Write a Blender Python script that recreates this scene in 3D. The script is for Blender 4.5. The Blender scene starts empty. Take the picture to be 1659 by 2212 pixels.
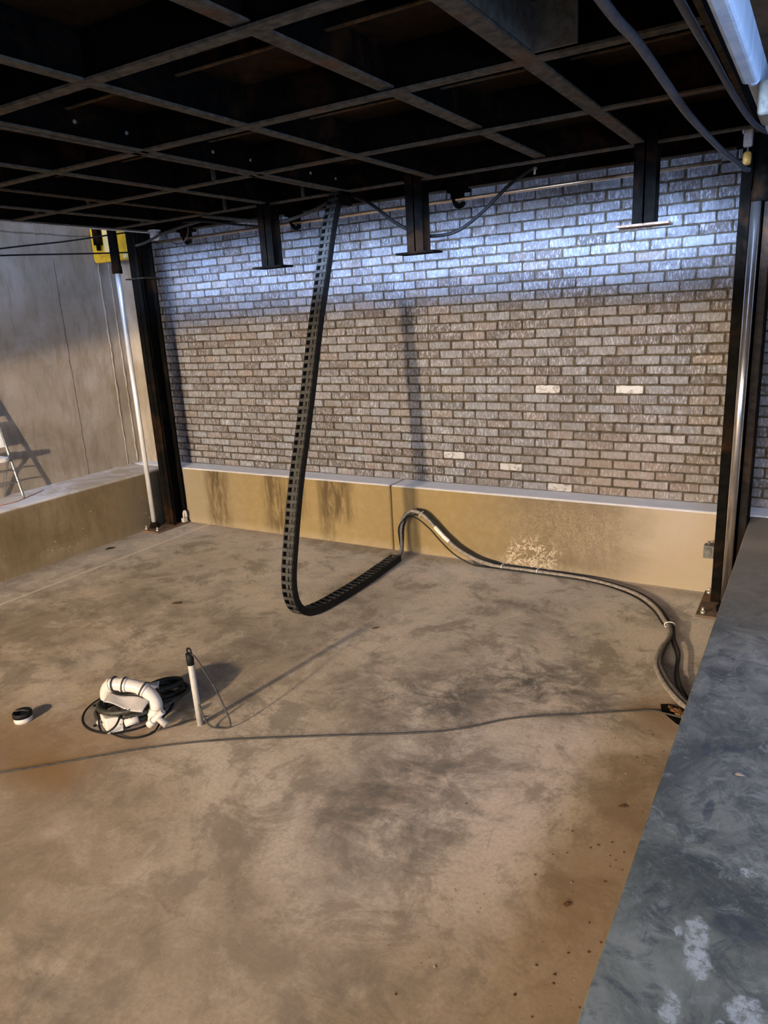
import bpy, bmesh, math, random
from mathutils import Vector, Matrix
random.seed(7)
PI = math.pi
SC = bpy.context.scene
COL = SC.collection

# ------------------------------------------------------------------ helpers
class NT:
    """small wrapper for building node materials"""
    def __init__(self, name):
        self.m = bpy.data.materials.new(name)
        self.m.use_nodes = True
        self.t = self.m.node_tree
        self.t.nodes.clear()
        self.out = self.n('ShaderNodeOutputMaterial')
        self.b = self.n('ShaderNodeBsdfPrincipled')
        self.t.links.new(self.b.outputs[0], self.out.inputs[0])
        self._pos = None
    def n(self, typ, **kw):
        nd = self.t.nodes.new(typ)
        for k, v in kw.items(): setattr(nd, k, v)
        return nd
    def link(self, a, b): self.t.links.new(a, b)
    def put(self, sock, v):
        if isinstance(v, bpy.types.NodeSocket): self.link(v, sock)
        else: sock.default_value = v
    def pos(self):
        if self._pos is None: self._pos = self.n('ShaderNodeNewGeometry').outputs['Position']
        return self._pos
    def xyz(self):
        s = self.n('ShaderNodeSeparateXYZ'); self.link(self.pos(), s.inputs[0])
        return s.outputs[0], s.outputs[1], s.outputs[2]
    def math(self, op, a, b=0.0, c=0.0, clamp=False):
        nd = self.n('ShaderNodeMath', operation=op); nd.use_clamp = clamp
        self.put(nd.inputs[0], a); self.put(nd.inputs[1], b); self.put(nd.inputs[2], c)
        return nd.outputs[0]
    def mapped(self, scale=(1, 1, 1), loc=(0, 0, 0), rot=(0, 0, 0), src=None):
        mp = self.n('ShaderNodeMapping')
        mp.inputs['Scale'].default_value = scale; mp.inputs['Location'].default_value = loc
        mp.inputs['Rotation'].default_value = rot
        self.link(src or self.pos(), mp.inputs[0]); return mp.outputs[0]
    def noise(self, scale, detail=4, rough=.55, dist=0., vec=None):
        nd = self.n('ShaderNodeTexNoise')
        nd.inputs['Scale'].default_value = scale; nd.inputs['Detail'].default_value = detail
        nd.inputs['Roughness'].default_value = rough; nd.inputs['Distortion'].default_value = dist
        self.link(vec or self.pos(), nd.inputs['Vector']); return nd.outputs[0]
    def voro(self, scale, vec=None, feature='F1', out=0, rnd=1.):
        nd = self.n('ShaderNodeTexVoronoi', feature=feature)
        nd.inputs['Scale'].default_value = scale; nd.inputs['Randomness'].default_value = rnd
        self.link(vec or self.pos(), nd.inputs['Vector']); return nd.outputs[out]
    def ramp(self, fac, stops, interp='LINEAR'):
        nd = self.n('ShaderNodeValToRGB'); cr = nd.color_ramp; cr.interpolation = interp
        while len(cr.elements) < len(stops): cr.elements.new(.5)
        for e, (p, c) in zip(cr.elements, stops):
            e.position = p
            e.color = (c, c, c, 1) if isinstance(c, (int, float)) else (*c, 1)
        self.put(nd.inputs[0], fac); return nd.outputs[0]
    def mix(self, fac, a, b, mode='MIX'):
        nd = self.n('ShaderNodeMix', data_type='RGBA', blend_type=mode)
        self.put(nd.inputs[0], fac)
        for s, v in ((nd.inputs[6], a), (nd.inputs[7], b)):
            if isinstance(v, bpy.types.NodeSocket): self.link(v, s)
            else: s.default_value = (*v, 1) if len(v) == 3 else v
        return nd.outputs[2]
    def smooth(self, v, a, b):
        nd = self.n('ShaderNodeMapRange', interpolation_type='SMOOTHSTEP')
        self.put(nd.inputs[0], v); nd.inputs[1].default_value = a; nd.inputs[2].default_value = b
        return nd.outputs[0]
    def blob(self, cx, cy, rx, ry, soft=.6, axes='xy', warp=.0, wscale=3.):
        """1 inside an ellipse fading out, edge broken up by noise"""
        X, Y, Z = self.xyz(); d = dict(x=X, y=Y, z=Z)
        a = self.math('DIVIDE', self.math('SUBTRACT', d[axes[0]], cx), rx)
        b = self.math('DIVIDE', self.math('SUBTRACT', d[axes[1]], cy), ry)
        r = self.math('SQRT', self.math('ADD', self.math('MULTIPLY', a, a), self.math('MULTIPLY', b, b)))
        if warp:
            r = self.math('ADD', r, self.math('MULTIPLY', self.math('SUBTRACT', self.noise(wscale, 4, .65), .5), warp))
        return self.smooth(r, 1., 1. - soft)
    def bump(self, h, strength=.3, dist=.01):
        nd = self.n('ShaderNodeBump'); nd.inputs['Strength'].default_value = strength
        nd.inputs['Distance'].default_value = dist
        self.put(nd.inputs['Height'], h); self.link(nd.outputs[0], self.b.inputs['Normal'])
    def fin(self, col, rough=.8, metal=0., spec=.3):
        self.put(self.b.inputs['Base Color'], col if isinstance(col, bpy.types.NodeSocket) else (*col, 1))
        self.put(self.b.inputs['Roughness'], rough); self.put(self.b.inputs['Metallic'], metal)
        self.b.inputs['Specular IOR Level'].default_value = spec
        return self.m

def simple(name, col, rough=.6, metal=0., spec=.4, var=.25, scale=25., bump=0.):
    t = NT(name)
    nz = t.noise(scale, 4, .6)
    lo = tuple(c * (1 - var) for c in col); hi = tuple(min(1, c * (1 + var)) for c in col)
    c = t.mix(t.smooth(nz, .3, .7), lo, hi)
    if bump: t.bump(nz, bump, .004)
    return t.fin(c, rough, metal, spec)

class MB:
    def __init__(self): self.v = []; self.f = []; self.mi = []; self.sm = []
    def add(self, vs, fs, mi=0, smooth=False):
        o = len(self.v); self.v += [tuple(p) for p in vs]
        for q in fs:
            self.f.append(tuple(i + o for i in q)); self.mi.append(mi); self.sm.append(smooth)
        return self
    def box(self, x0, x1, y0, y1, z0, z1, mi=0):
        return self.add([(x0,y0,z0),(x1,y0,z0),(x1,y1,z0),(x0,y1,z0),(x0,y0,z1),(x1,y0,z1),(x1,y1,z1),(x0,y1,z1)],
                        [(0,3,2,1),(4,5,6,7),(0,1,5,4),(1,2,6,5),(2,3,7,6),(3,0,4,7)], mi)
    def hull(self, pts, fs, mi=0): return self.add(pts, fs, mi)
    def tube(self, pts, r, seg=10, mi=0, caps=True, ribs=0, ribdepth=.15):
        """tube along a polyline; r number or list"""
        P = [Vector(p) for p in pts]; n = len(P)
        R = r if isinstance(r, (list, tuple)) else [r] * n
        T = []
        for i in range(n):
            a = P[max(0, i - 1)]; b = P[min(n - 1, i + 1)]; d = b - a
            T.append(d.normalized() if d.length > 1e-9 else Vector((0, 0, 1)))
        up = Vector((0, 0, 1)) if abs(T[0].z) < .9 else Vector((1, 0, 0))
        N = T[0].cross(up).normalized()
        vs = []
        for i in range(n):
            N = (N - T[i] * N.dot(T[i])).normalized(); B = T[i].cross(N)
            for k in range(seg):
                a = 2 * PI * k / seg
                vs.append(P[i] + (N * math.cos(a) + B * math.sin(a)) * R[i])
        fs = []
        for i in range(n - 1):
            for k in range(seg):
                k2 = (k + 1) % seg
                fs.append((i*seg+k, i*seg+k2, (i+1)*seg+k2, (i+1)*seg+k))
        self.add(vs, fs, mi, True)
        if caps:
            o = len(vs)
            self.f.append(tuple(len(self.v) - o + k for k in range(seg))[::-1]); self.mi.append(mi); self.sm.append(False)
            self.f.append(tuple(len(self.v) - seg + k for k in range(seg))); self.mi.append(mi); self.sm.append(False)
        return self
    def cyl(self, p0, p1, r, seg=16, mi=0, r1=None):
        return self.tube([p0, p1], [r, r if r1 is None else r1], seg, mi)
    def lathe(self, c, prof, seg=24, mi=0):
        """profile of (radius, z) about a vertical axis through c"""
        vs = []; fs = []
        for (r, z) in prof:
            for k in range(seg):
                a = 2 * PI * k / seg; vs.append((c[0] + r*math.cos(a), c[1] + r*math.sin(a), c[2] + z))
        for i in range(len(prof) - 1):
            for k in range(seg):
                k2 = (k + 1) % seg; fs.append((i*seg+k, i*seg+k2, (i+1)*seg+k2, (i+1)*seg+k))
        self.add(vs, fs, mi, True)
        b = len(self.v) - len(vs)
        self.f.append(tuple(b + k for k in range(seg))[::-1]); self.mi.append(mi); self.sm.append(False)
        self.f.append(tuple(len(self.v) - seg + k for k in range(seg))); self.mi.append(mi); self.sm.append(False)
        return self
    def build(self, name, mat, parent=None, bevel=0., loc=None, segs=2):
        me = bpy.data.meshes.new(name)
        off = Vector(loc) if loc is not None else Vector((0, 0, 0))
        me.from_pydata([tuple(Vector(v) - off) for v in self.v], [], self.f)
        for m in (mat if isinstance(mat, (list, tuple)) else [mat]): me.materials.append(m)
        me.polygons.foreach_set('material_index', self.mi)
        me.polygons.foreach_set('use_smooth', self.sm)
        me.update()
        o = bpy.data.objects.new(name, me); COL.objects.link(o)
        if loc is not None: o.location = off
        if parent is not None:
            o.parent = parent
            pp = parent.location.copy(); q = parent.parent
            while q is not None: pp += q.location; q = q.parent
            o.location = off - pp
        if bevel:
            b = o.modifiers.new('bevel', 'BEVEL'); b.width = bevel; b.segments = segs; b.limit_method = 'ANGLE'
        return o

def tag(o, label=None, cat=None, group=None, kind=None):
    if label: o['label'] = label
    if cat: o['category'] = cat
    if group: o['group'] = group
    if kind: o['kind'] = kind
    return o
def thing(name, loc, label, cat, group=None):
    o = bpy.data.objects.new(name, None); COL.objects.link(o); o.location = loc
    o.empty_display_size = .1
    return tag(o, label, cat, group)

def spline(pts, n=8):
    """Catmull-Rom resample"""
    P = [Vector(p) for p in pts]; out = []
    for i in range(len(P) - 1):
        a = P[max(0, i-1)]; b = P[i]; c = P[i+1]; d = P[min(len(P)-1, i+2)]
        for k in range(n):
            t = k / n
            out.append(.5 * ((2*b) + (c - a)*t + (2*a - 5*b + 4*c - d)*t*t + (3*b - a - 3*c + d)*t*t*t))
    out.append(P[-1]); return out
def resample(pts, step):
    P = [Vector(p) for p in pts]; out = [P[0].copy()]; acc = 0.
    for a, b in zip(P, P[1:]):
        L = (b - a).length; s = step - acc
        while s <= L: out.append(a.lerp(b, s / L)); s += step
        acc = L - (s - step)
    return out

# ------------------------------------------------------------------ materials
def mat_floor():
    t = NT('floor_concrete')
    X, Y, Z = t.xyz()
    big = t.noise(.8, 6, .6, .6); mid = t.noise(3.2, 10, .74, .35); fine = t.noise(55, 6, .75)
    base = t.ramp(big, [(.38, (.31, .245, .17)), (.5, (.46, .37, .27)), (.62, (.60, .50, .385))])
    base = t.mix(t.math('MULTIPLY', t.smooth(mid, .48, .62), .7), base, (.22, .175, .125))
    gp = t.math('MULTIPLY', t.smooth(Y, -2.6, -.2), .55)
    base = t.mix(gp, base, t.mix(mid, (.40, .365, .315), (.62, .575, .50)))
    mott = t.noise(2.3, 11, .76, .4, t.mapped((1, 1, 1), (11, 5, 0)))
    base = t.mix(t.math('MULTIPLY', t.smooth(mott, .50, .60), .65), base, (.185, .15, .11))
    base = t.mix(t.math('MULTIPLY', t.smooth(mott, .47, .38), .5), base, (.64, .54, .42))
    fr = t.math('MULTIPLY', t.smooth(Y, -2.2, -4.6), .6)  # front floor darker: more dirt, plus tone that offsets the lamp falloff
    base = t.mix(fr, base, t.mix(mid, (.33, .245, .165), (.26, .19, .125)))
    # grey scuffed areas
    sm = t.noise(3.6, 12, .78, .5, t.mapped((1, 1.35, 1)))
    smk = t.smooth(sm, .40, .60)
    for (cx, cy, rx, ry, k) in ((2.95, -1.72, .8, .55, .95), (2.4, -2.15, .7, .5, .95), (2.72, -2.85, .55, .85, .8), (2.1, -4.3, .5, .5, .6),
                                (1.4, -4.1, .9, .35, .4), (2.45, -.85, .8, .35, .45), (3.1, -3.9, .5, .8, .45), (0.2, -2.6, .7, .4, .35)):
        m = t.math('MULTIPLY', t.blob(cx, cy, rx, ry, .9, warp=.8), t.math('MULTIPLY', smk, k))
        base = t.mix(m, base, (.085, .077, .064))
    # pale worn patch marks
    pl = t.smooth(t.noise(1.7, 6, .6, 1.2, t.mapped((1, 1, 1), (7, 3, 0))), .56, .75)
    base = t.mix(t.math('MULTIPLY', pl, .38), base, (.62, .52, .40))
    # thin dark scratches in arcs
    sc = t.n('ShaderNodeTexWave', wave_type='RINGS', rings_direction='Z')
    sc.inputs['Scale'].default_value = .9; sc.inputs['Distortion'].default_value = 9.; sc.inputs['Detail'].default_value = 3.
    sc.inputs['Detail Scale'].default_value = 1.4
    t.link(t.mapped((1, 1, 1), (-2, 3, 0)), sc.inputs[0])
    thin = t.math('MULTIPLY', t.smooth(sc.outputs[1], .985, 1.), t.smooth(t.noise(2.2, 3, .6), .5, .62))
    base = t.mix(t.math('MULTIPLY', thin, .16), base, (.14, .11, .08))
    # short hair-like scuffs
    hv = t.voro(9, t.mapped((1, .22, 1), rot=(0, 0, .6)), 'DISTANCE_TO_EDGE')
    hs = t.math('MULTIPLY', t.smooth(hv, .02, .0), t.smooth(t.noise(4, 4, .6), .52, .66))
    base = t.mix(t.math('MULTIPLY', hs, .3), base, (.15, .12, .085))
    # rust run-off; the long blob by the slab also paints in its shade
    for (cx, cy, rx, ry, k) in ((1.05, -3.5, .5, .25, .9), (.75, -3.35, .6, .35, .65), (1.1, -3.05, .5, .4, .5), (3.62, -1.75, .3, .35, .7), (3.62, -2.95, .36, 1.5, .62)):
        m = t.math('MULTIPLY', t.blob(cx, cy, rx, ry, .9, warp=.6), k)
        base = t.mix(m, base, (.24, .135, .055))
    # dirt along the foot of the kerbs
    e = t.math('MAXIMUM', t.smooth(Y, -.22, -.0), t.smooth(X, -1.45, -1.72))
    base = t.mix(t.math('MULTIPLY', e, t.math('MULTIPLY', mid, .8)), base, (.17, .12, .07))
    ew = t.math('MULTIPLY', t.smooth(Y, -.05, -.01), t.smooth(X, 1.0, 1.3))
    base = t.mix(t.math('MULTIPLY', ew, .6), base, (.5, .47, .42))
    # pale straight line on the left
    w = t.math('SUBTRACT', .013, t.math('ABSOLUTE', t.math('ADD', X, 1.222)))
    w = t.math('MULTIPLY', t.smooth(w, -.006, .004), t.smooth(t.noise(3, 4, .6), .28, .5))
    base = t.mix(t.math('MULTIPLY', w, .75), base, (.68, .60, .47))
    # specks
    sp = t.voro(26); s1 = t.smooth(sp, .13, .05)
    gate = t.math('MULTIPLY', s1, t.smooth(t.noise(3, 2, .5), .55, .6))
    base = t.mix(t.math('MULTIPLY', gate, .6), base, (.08, .055, .035))
    base = t.mix(t.math('MULTIPLY', t.smooth(fine, .42, .62), .28), base, (.20, .16, .115))
    t.bump(t.math('ADD', t.math('MULTIPLY', fine, .4), mid), .25, .006)
    return t.fin(base, t.ramp(mid, [(.3, .55), (.7, .8)]), 0, .25)

def mat_kerb(back=True):
    t = NT('kerb_concrete')
    X, Y, Z = t.xyz()
    n1 = t.noise(2., 6, .65, .8); n2 = t.noise(14, 6, .7, .5)
    st = t.noise(7, 8, .75, .3, t.mapped((2.2, 2.2, .42)))
    if back:
        xr = t.math('DIVIDE', t.math('ADD', X, 1.7), 5.5)
        xr = t.math('ADD', xr, t.math('MULTIPLY', t.math('SUBTRACT', n1, .5), .12))
        c = t.ramp(xr, [(.0, (0.227, 0.189, 0.133)), (.10, (0.206, 0.160, 0.095)), (.2, (0.197, 0.143, 0.065)), (.42, (0.210, 0.151, 0.065)),
                        (.60, (0.197, 0.139, 0.058)), (.74, (0.139, 0.105, 0.062)), (.83, (0.160, 0.126, 0.086)), (.885, (0.277, 0.223, 0.163)), (1., (0.302, 0.244, 0.181))])
        c = t.mix(t.math('MULTIPLY', t.smooth(n2, .4, .7), .3), c, (0.260, 0.202, 0.112))
        for (cx, w, k, hz) in ((-1.05, .22, .95, 1.), (-.3, .2, .9, 1.), (-.05, .2, .7, .8), (.42, .26, .95, .6), (.3, .12, .7, 1), (2.55, .55, .35, 1.), (1.25, .05, .35, 1.)):
            m = t.smooth(t.math('ABSOLUTE', t.math('SUBTRACT', X, cx)), w, w * .25)
            m = t.math('MULTIPLY', t.math('MULTIPLY', m, t.smooth(st, .32, .6)), k)
            if hz < 1: m = t.math('MULTIPLY', m, t.smooth(Z, .12, .3))
            c = t.mix(m, c, (0.063, 0.042, 0.017))
        c = t.mix(t.math('MULTIPLY', t.smooth(Z, .1, .0), t.math('MULTIPLY', n2, .8)), c, (0.302, 0.244, 0.163))
        # efflorescence
        ef = t.math('ABSOLUTE', t.math('SUBTRACT', t.noise(11, 6, .65, 1.2), .5))
        m = t.math('MULTIPLY', t.smooth(ef, .035, .0), t.blob(2.28, .09, .28, .22, .5, 'xz', .9, 5.))
        c = t.mix(t.math('MULTIPLY', m, .8), c, (0.554, 0.454, 0.344))
        fv = t.math('ABSOLUTE', t.math('SUBTRACT', t.noise(42, 4, .7, 1.5), .5))
        m = t.math('MULTIPLY', t.smooth(fv, .03, .0), t.blob(2.6, .34, .7, .30, .6, 'xz', .6, 5.))
        c = t.mix(t.math('MULTIPLY', m, .5), c, (0.420, 0.336, 0.232))
    else:
        c = t.ramp(n1, [(.3, (0.132, 0.099, 0.052)), (.5, (0.178, 0.136, 0.081)), (.72, (0.231, 0.187, 0.122))])
        c = t.mix(t.math('MULTIPLY', t.smooth(st, .45, .7), .35), c, (0.066, 0.051, 0.026))
        c = t.mix(t.math('MULTIPLY', t.smooth(Y, -.9, -.2), t.smooth(n1, .3, .6)), c, (0.079, 0.068, 0.048))
        sp = t.voro(17); g = t.math('MULTIPLY', t.smooth(sp, .17, .05), t.smooth(t.noise(5, 2, .5), .54, .6))
        c = t.mix(g, c, (0.409, 0.326, 0.207))
        bl = t.smooth(Z, .09, .0); c = t.mix(t.math('MULTIPLY', bl, .5), c, (0.178, 0.143, 0.092))
    top = t.n('ShaderNodeSeparateXYZ'); g = t.n('ShaderNodeNewGeometry'); t.link(g.outputs['Normal'], top.inputs[0])
    tc = t.mix(n2, (.56, .56, .58), (.78, .78, .80))  # top faces coloured pale and bluish for the light falling on them
    if not back:
        tc = t.mix(t.smooth(n1, .35, .6), (.42, .35, .26), (.72, .71, .72))
    c = t.mix(t.smooth(top.outputs[2], .5, .9), c, tc)
    t.bump(t.math('ADD', n2, n1), .3, .006)
    return t.fin(c, .8, 0, .2)

def mat_slab():
    t = NT('slab_concrete')
    X, Y, Z = t.xyz()
    n1 = t.noise(2.6, 11, .74, .7); n2 = t.noise(8, 10, .76, 1.); n3 = t.noise(60, 4, .6)
    c = t.ramp(n1, [(.38, (.062, .066, .056)), (.5, (.128, .130, .108)), (.62, (.20, .20, .165))])
    c = t.mix(t.math('MULTIPLY', t.smooth(n2, .48, .60), .65), c, (.04, .046, .048))
    c = t.mix(t.math('MULTIPLY', t.smooth(t.noise(13, 10, .78, .8), .52, .64), .6), c, (.22, .225, .205))
    hv = t.voro(6, t.mapped((1, 1, 1), rot=(0, 0, .5), src=None), 'DISTANCE_TO_EDGE')
    hs = t.math('MULTIPLY', t.smooth(t.math('ABSOLUTE', t.math('SUBTRACT', t.noise(7, 5, .7, 1.), .5)), .012, .0), t.smooth(n2, .5, .62))
    c = t.mix(t.math('MULTIPLY', hs, .4), c, (.26, .255, .235))
    # brownish dusty far end
    far = t.math('MULTIPLY', t.smooth(Y, -2.2, -.9), .75)
    c = t.mix(far, c, (.22, .18, .14))
    fr = t.math('MULTIPLY', t.smooth(t.math('ABSOLUTE', t.math('ADD', Y, .62)), .2, .03), .3)
    c = t.mix(fr, c, (.40, .33, .25))
    # white plaster smears
    for (cx, cy, rx, ry) in ((3.985, -3.70, .028, .10), (4.00, -3.76, .03, .05), (4.072, -3.42, .022, .022), (3.965, -3.90, .02, .05), (4.10, -3.84, .04, .06), (4.06, -3.92, .02, .04), (3.945, -3.69, .012, .02), (3.875, -4.08, .012, .03)):
        c = t.mix(t.math('MULTIPLY', t.math('MULTIPLY', t.blob(cx, cy, rx, ry, .3, warp=1.6, wscale=22.), t.smooth(t.noise(55, 6, .75), .38, .56)), .8), c, (.36, .37, .355))
    for (cx, cy, rx, ry) in ((3.98, -2.86, .05, .025), (3.9, -2.9, .02, .06), (3.95, -3.2, .015, .07), (4.06, -3.62, .08, .05)):
        c = t.mix(t.math('MULTIPLY', t.blob(cx, cy, rx, ry, .5, warp=1.4, wscale=14.), .6), c, (.035, .04, .05))
    t.bump(t.math('ADD', n2, t.math('MULTIPLY', n3, .4)), .25, .005)
    return t.fin(c, .6, 0, .35)

def mat_leftwall():
    t = NT('left_wall_concrete')
    X, Y, Z = t.xyz()
    n1 = t.noise(1.5, 6, .62, .8); n2 = t.noise(9, 6, .65, .3, t.mapped((1, 1.6, .35))); n3 = t.noise(40, 5, .65)
    c = t.ramp(n1, [(.3, (0.216, 0.184, 0.142)), (.5, (0.296, 0.258, 0.215)), (.7, (0.368, 0.336, 0.301))])
    c = t.mix(t.math('MULTIPLY', t.smooth(n2, .42, .68), .5), c, (0.176, 0.139, 0.095))
    c = t.mix(t.math('MULTIPLY', t.smooth(t.noise(3, 4, .6, .6, t.mapped((1, 1, 1), (4, 4, 4))), .55, .7), .35), c, (0.344, 0.328, 0.318))
    # crack running down the wall
    wob = t.math('MULTIPLY', t.math('SUBTRACT', t.noise(9, 5, .7), .5), .035)
    d = t.math('ABSOLUTE', t.math('ADD', t.math('ADD', Y, .567), wob))
    ck = t.math('MULTIPLY', t.smooth(d, .006, .001), t.smooth(Z, 2.75, 2.6))
    c = t.mix(t.math('MULTIPLY', ck, .85), c, (.035, .03, .022))
    # form-board line near the top
    d = t.math('ABSOLUTE', t.math('ADD', t.math('SUBTRACT', Z, 2.91), t.math('MULTIPLY', t.math('SUBTRACT', t.noise(4, 4, .7), .5), .05)))
    c = t.mix(t.math('MULTIPLY', t.smooth(d, .012, .002), .7), c, (.07, .05, .03))
    pv = t.math('MULTIPLY', t.smooth(t.voro(5), .07, .03), t.smooth(t.noise(2, 2, .5), .52, .58))
    c = t.mix(t.math('MULTIPLY', pv, .7), c, (.05, .042, .035))
    hgt = t.math('ADD', t.math('MULTIPLY', n2, .7), t.math('MULTIPLY', n3, .4))
    hgt = t.math('SUBTRACT', hgt, t.math('MULTIPLY', ck, 1.5))
    t.bump(hgt, .3, .008)
    return t.fin(c, .85, 0, .15)

def mat_brick():
    t = NT('tumbled_brick')
    at = t.n('ShaderNodeAttribute', attribute_name='brick'); s = t.n('ShaderNodeSeparateColor'); t.link(at.outputs['Color'], s.inputs[0])
    r, g, b = s.outputs[0], s.outputs[1], s.outputs[2]
    X, Y, Z = t.xyz()
    # every brick samples its own patch of noise
    off = t.n('ShaderNodeVectorMath', operation='MULTIPLY_ADD')
    t.link(at.outputs['Color'], off.inputs[0]); off.inputs[1].default_value = (37, 53, 29); t.link(t.pos(), off.inputs[2])
    v = off.outputs[0]
    base = t.ramp(r, [(.0, (0.077, 0.065, 0.062)), (.22, (0.108, 0.102, 0.103)), (.5, (0.149, 0.149, 0.158)), (.75, (0.180, 0.189, 0.209)), (.92, (0.153, 0.132, 0.126)), (1., (0.189, 0.158, 0.144))])
    str_ = t.noise(60, 5, .65, .6, t.mapped((1.4, 1, .45), src=v))
    blot = t.noise(18, 5, .65, 1.2, t.mapped((1, 1, 1), src=v))
    base = t.mix(t.math('MULTIPLY', t.smooth(blot, .42, .7), .55), base, t.mix(g, (0.211, 0.219, 0.238), (0.059, 0.052, 0.050)))
    base = t.mix(t.math('MULTIPLY', t.smooth(blot, .6, .4), t.math('MULTIPLY', b, .5)), base, (0.153, 0.113, 0.091))
    base = t.mix(t.math('MULTIPLY', t.smooth(str_, .50, .62), t.math('ADD', .35, t.math('MULTIPLY', g, .4))), base, (0.360, 0.374, 0.412))
    base = t.mix(t.math('MULTIPLY', t.smooth(str_, .46, .3), .5), base, (0.041, 0.038, 0.040))
    # a few whitewashed bricks
    wh = t.math('MULTIPLY', t.smooth(b, .985, .992), t.smooth(blot, .3, .55))
    base = t.mix(wh, base, (0.450, 0.451, 0.460))
    # large scale darkening and rusty warmth low on the right
    bigv = t.noise(.9, 3, .5); base = t.mix(t.math('MULTIPLY', t.smooth(bigv, .45, .7), .3), base, (0.117, 0.101, 0.091))
    lowr = t.math('MULTIPLY', t.blob(2.95, .75, .9, .55, .9, 'xz', .4), .35)
    base = t.mix(lowr, base, (0.234, 0.168, 0.112), 'MIX')
    t.bump(t.math('ADD', str_, t.math('MULTIPLY', blot, .8)), .5, .006)
    return t.fin(base, .85, 0, .2)

def mat_steel(name, col, rough=.5, metal=0., rust=.0, spec=.4):
    t = NT(name)
    n1 = t.noise(3., 6, .65, .6); n2 = t.noise(22, 5, .65)
    c = t.mix(t.smooth(n2, .3, .7), tuple(k * .6 for k in col), tuple(k * 1.35 for k in col))
    if rust:
        c = t.mix(t.math('MULTIPLY', t.smooth(n1, .5, .72), rust), c, (.16, .065, .02))
    t.bump(n2, .12, .003)
    return t.fin(c, rough, metal, spec)

M = {}
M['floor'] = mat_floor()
M['kerb_back'] = mat_kerb(True)
M['kerb_left'] = mat_kerb(False)
M['slab'] = mat_slab()
M['wall_left'] = mat_leftwall()
M['brick'] = mat_brick()
M['mortar'] = simple('mortar', (.06, .047, .03), .95, 0, .1, .45, 30, .4)
M['black_steel'] = mat_steel('black_painted_steel', (.0035, .0033, .0028), .9, 0, .12, .02)
M['deck_under'] = mat_steel('dark_deck_sheet', (.016, .010, .005), .7, 0, .3, .1)
M['flange'] = mat_steel('dusty_lit_flange', (.085, .078, .062), .85, 0, .45, .05)  # dust grey, lightened further because the undersides face the lit floor
M['flange_brown'] = mat_steel('rusty_beam_edge', (.07, .05, .03), .85, 0, .8, .05)
M['col_steel'] = mat_steel('column_steel', (.0042, .0039, .0033), .85, 0, .12, .03)
M['col_brown'] = mat_steel('column_brown_steel', (.022, .016, .011), .7, 0, .3, .1)
M['grey_plate'] = mat_steel('grey_steel_plate', (.10, .10, .09), .6, 0, .3, .3)
M['rust_plate'] = mat_steel('rusty_plate', (.11, .075, .05), .8, 0, .8, .2)
M['rust_bright'] = mat_steel('dusty_rust_plate', (.26, .17, .11), .8, 0, .6, .2)
M['chrome'] = simple('chrome', (.88, .88, .88), .28, .55, .6, .03, 10)  # left rod: bright reflection put into a near-white chrome
M['chrome_dark'] = simple('shaded_chrome_rod', (.66, .61, .57), .2, .95, .5, .1, 10)  # right rod: same chrome toned down for its duller reflection
M['zinc'] = simple('zinc_bolt', (.6, .58, .5), .35, .8, .5, .15, 60)
M['shaft'] = simple('bronze_shaft', (.70, .50, .32), .3, .85, .5, .15, 30)
M['plastic_black'] = simple('black_plastic', (.007, .007, .0065), .5, 0, .2, .3, 30)
M['plastic_edge'] = simple('black_plastic_worn', (.045, .043, .038), .6, 0, .2, .35, 25)
M['rubber'] = simple('black_rubber', (.009, .009, .009), .55, 0, .2, .3, 50)
M['rubber_coil'] = simple('coiled_hose_rubber', (.032, .030, .022), .5, 0, .35, .4, 50)
M['rubber_dusty'] = simple('dusty_rubber', (.20, .17, .14), .8, 0, .2, .3, 40)
M['rubber_grey'] = simple('grey_rubber', (.055, .05, .044), .7, 0, .2, .3, 40)
M['hose_blue'] = simple('bluish_corrugated_hose', (.06, .065, .08), .45, 0, .5, .3, 40)
M['yellow'] = simple('yellow_plastic', (.72, .47, .03), .45, 0, .4, .15, 14)
M['yellow_pale'] = simple('pale_yellow_plastic', (.85, .74, .38), .45, 0, .4, .1, 14)
M['amber'] = simple('amber_plastic', (.80, .45, .10), .4, 0, .4, .2, 30)
M['white_pvc'] = simple('white_pvc', (.60, .545, .48), .35, 0, .5, .06, 20)
M['grey_pvc'] = simple('grey_pvc', (.42, .39, .34), .45, 0, .4, .12, 20)
M['sheet'] = simple('frosted_plastic_sheet', (.33, .30, .28), .4, 0, .4, .12, 12)
M['lid'] = simple('scuffed_grey_lid', (.17, .14, .115), .45, 0, .4, .25, 12)
M['chair_white'] = simple('white_resin', (.80, .78, .74), .4, 0, .4, .05, 20)
M['chair_tube'] = simple('grey_tube', (.30, .29, .27), .35, .7, .5, .15, 30)
M['label'] = simple('pale_sleeve', (.62, .55, .47), .6, 0, .3, .35, 90)
M['tie'] = simple('white_tie', (.7, .68, .64), .5, 0, .3, .1, 60)
M['leaf'] = simple('dead_leaf', (.14, .065, .03), .8, 0, .2, .4, 60)
M['leaf_pale'] = simple('pale_scrap', (.34, .27, .18), .8, 0, .2, .3, 60)
M['dirt'] = simple('rusty_dirt', (.12, .06, .025), .95, 0, .1, .6, 40, .5)
M['hole'] = simple('dark_hole', (.006, .005, .004), .95, 0, .05, .2, 40)
M['red'] = simple('red_wire', (.35, .09, .04), .5, 0, .3, .2, 40)
M['ceil'] = simple('brown_ceiling', (.085, .045, .02), .9, 0, .1, .5, 4)
M['light_box'] = simple('pale_switch_box', (.62, .60, .60), .45, 0, .4, .15, 40)
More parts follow.
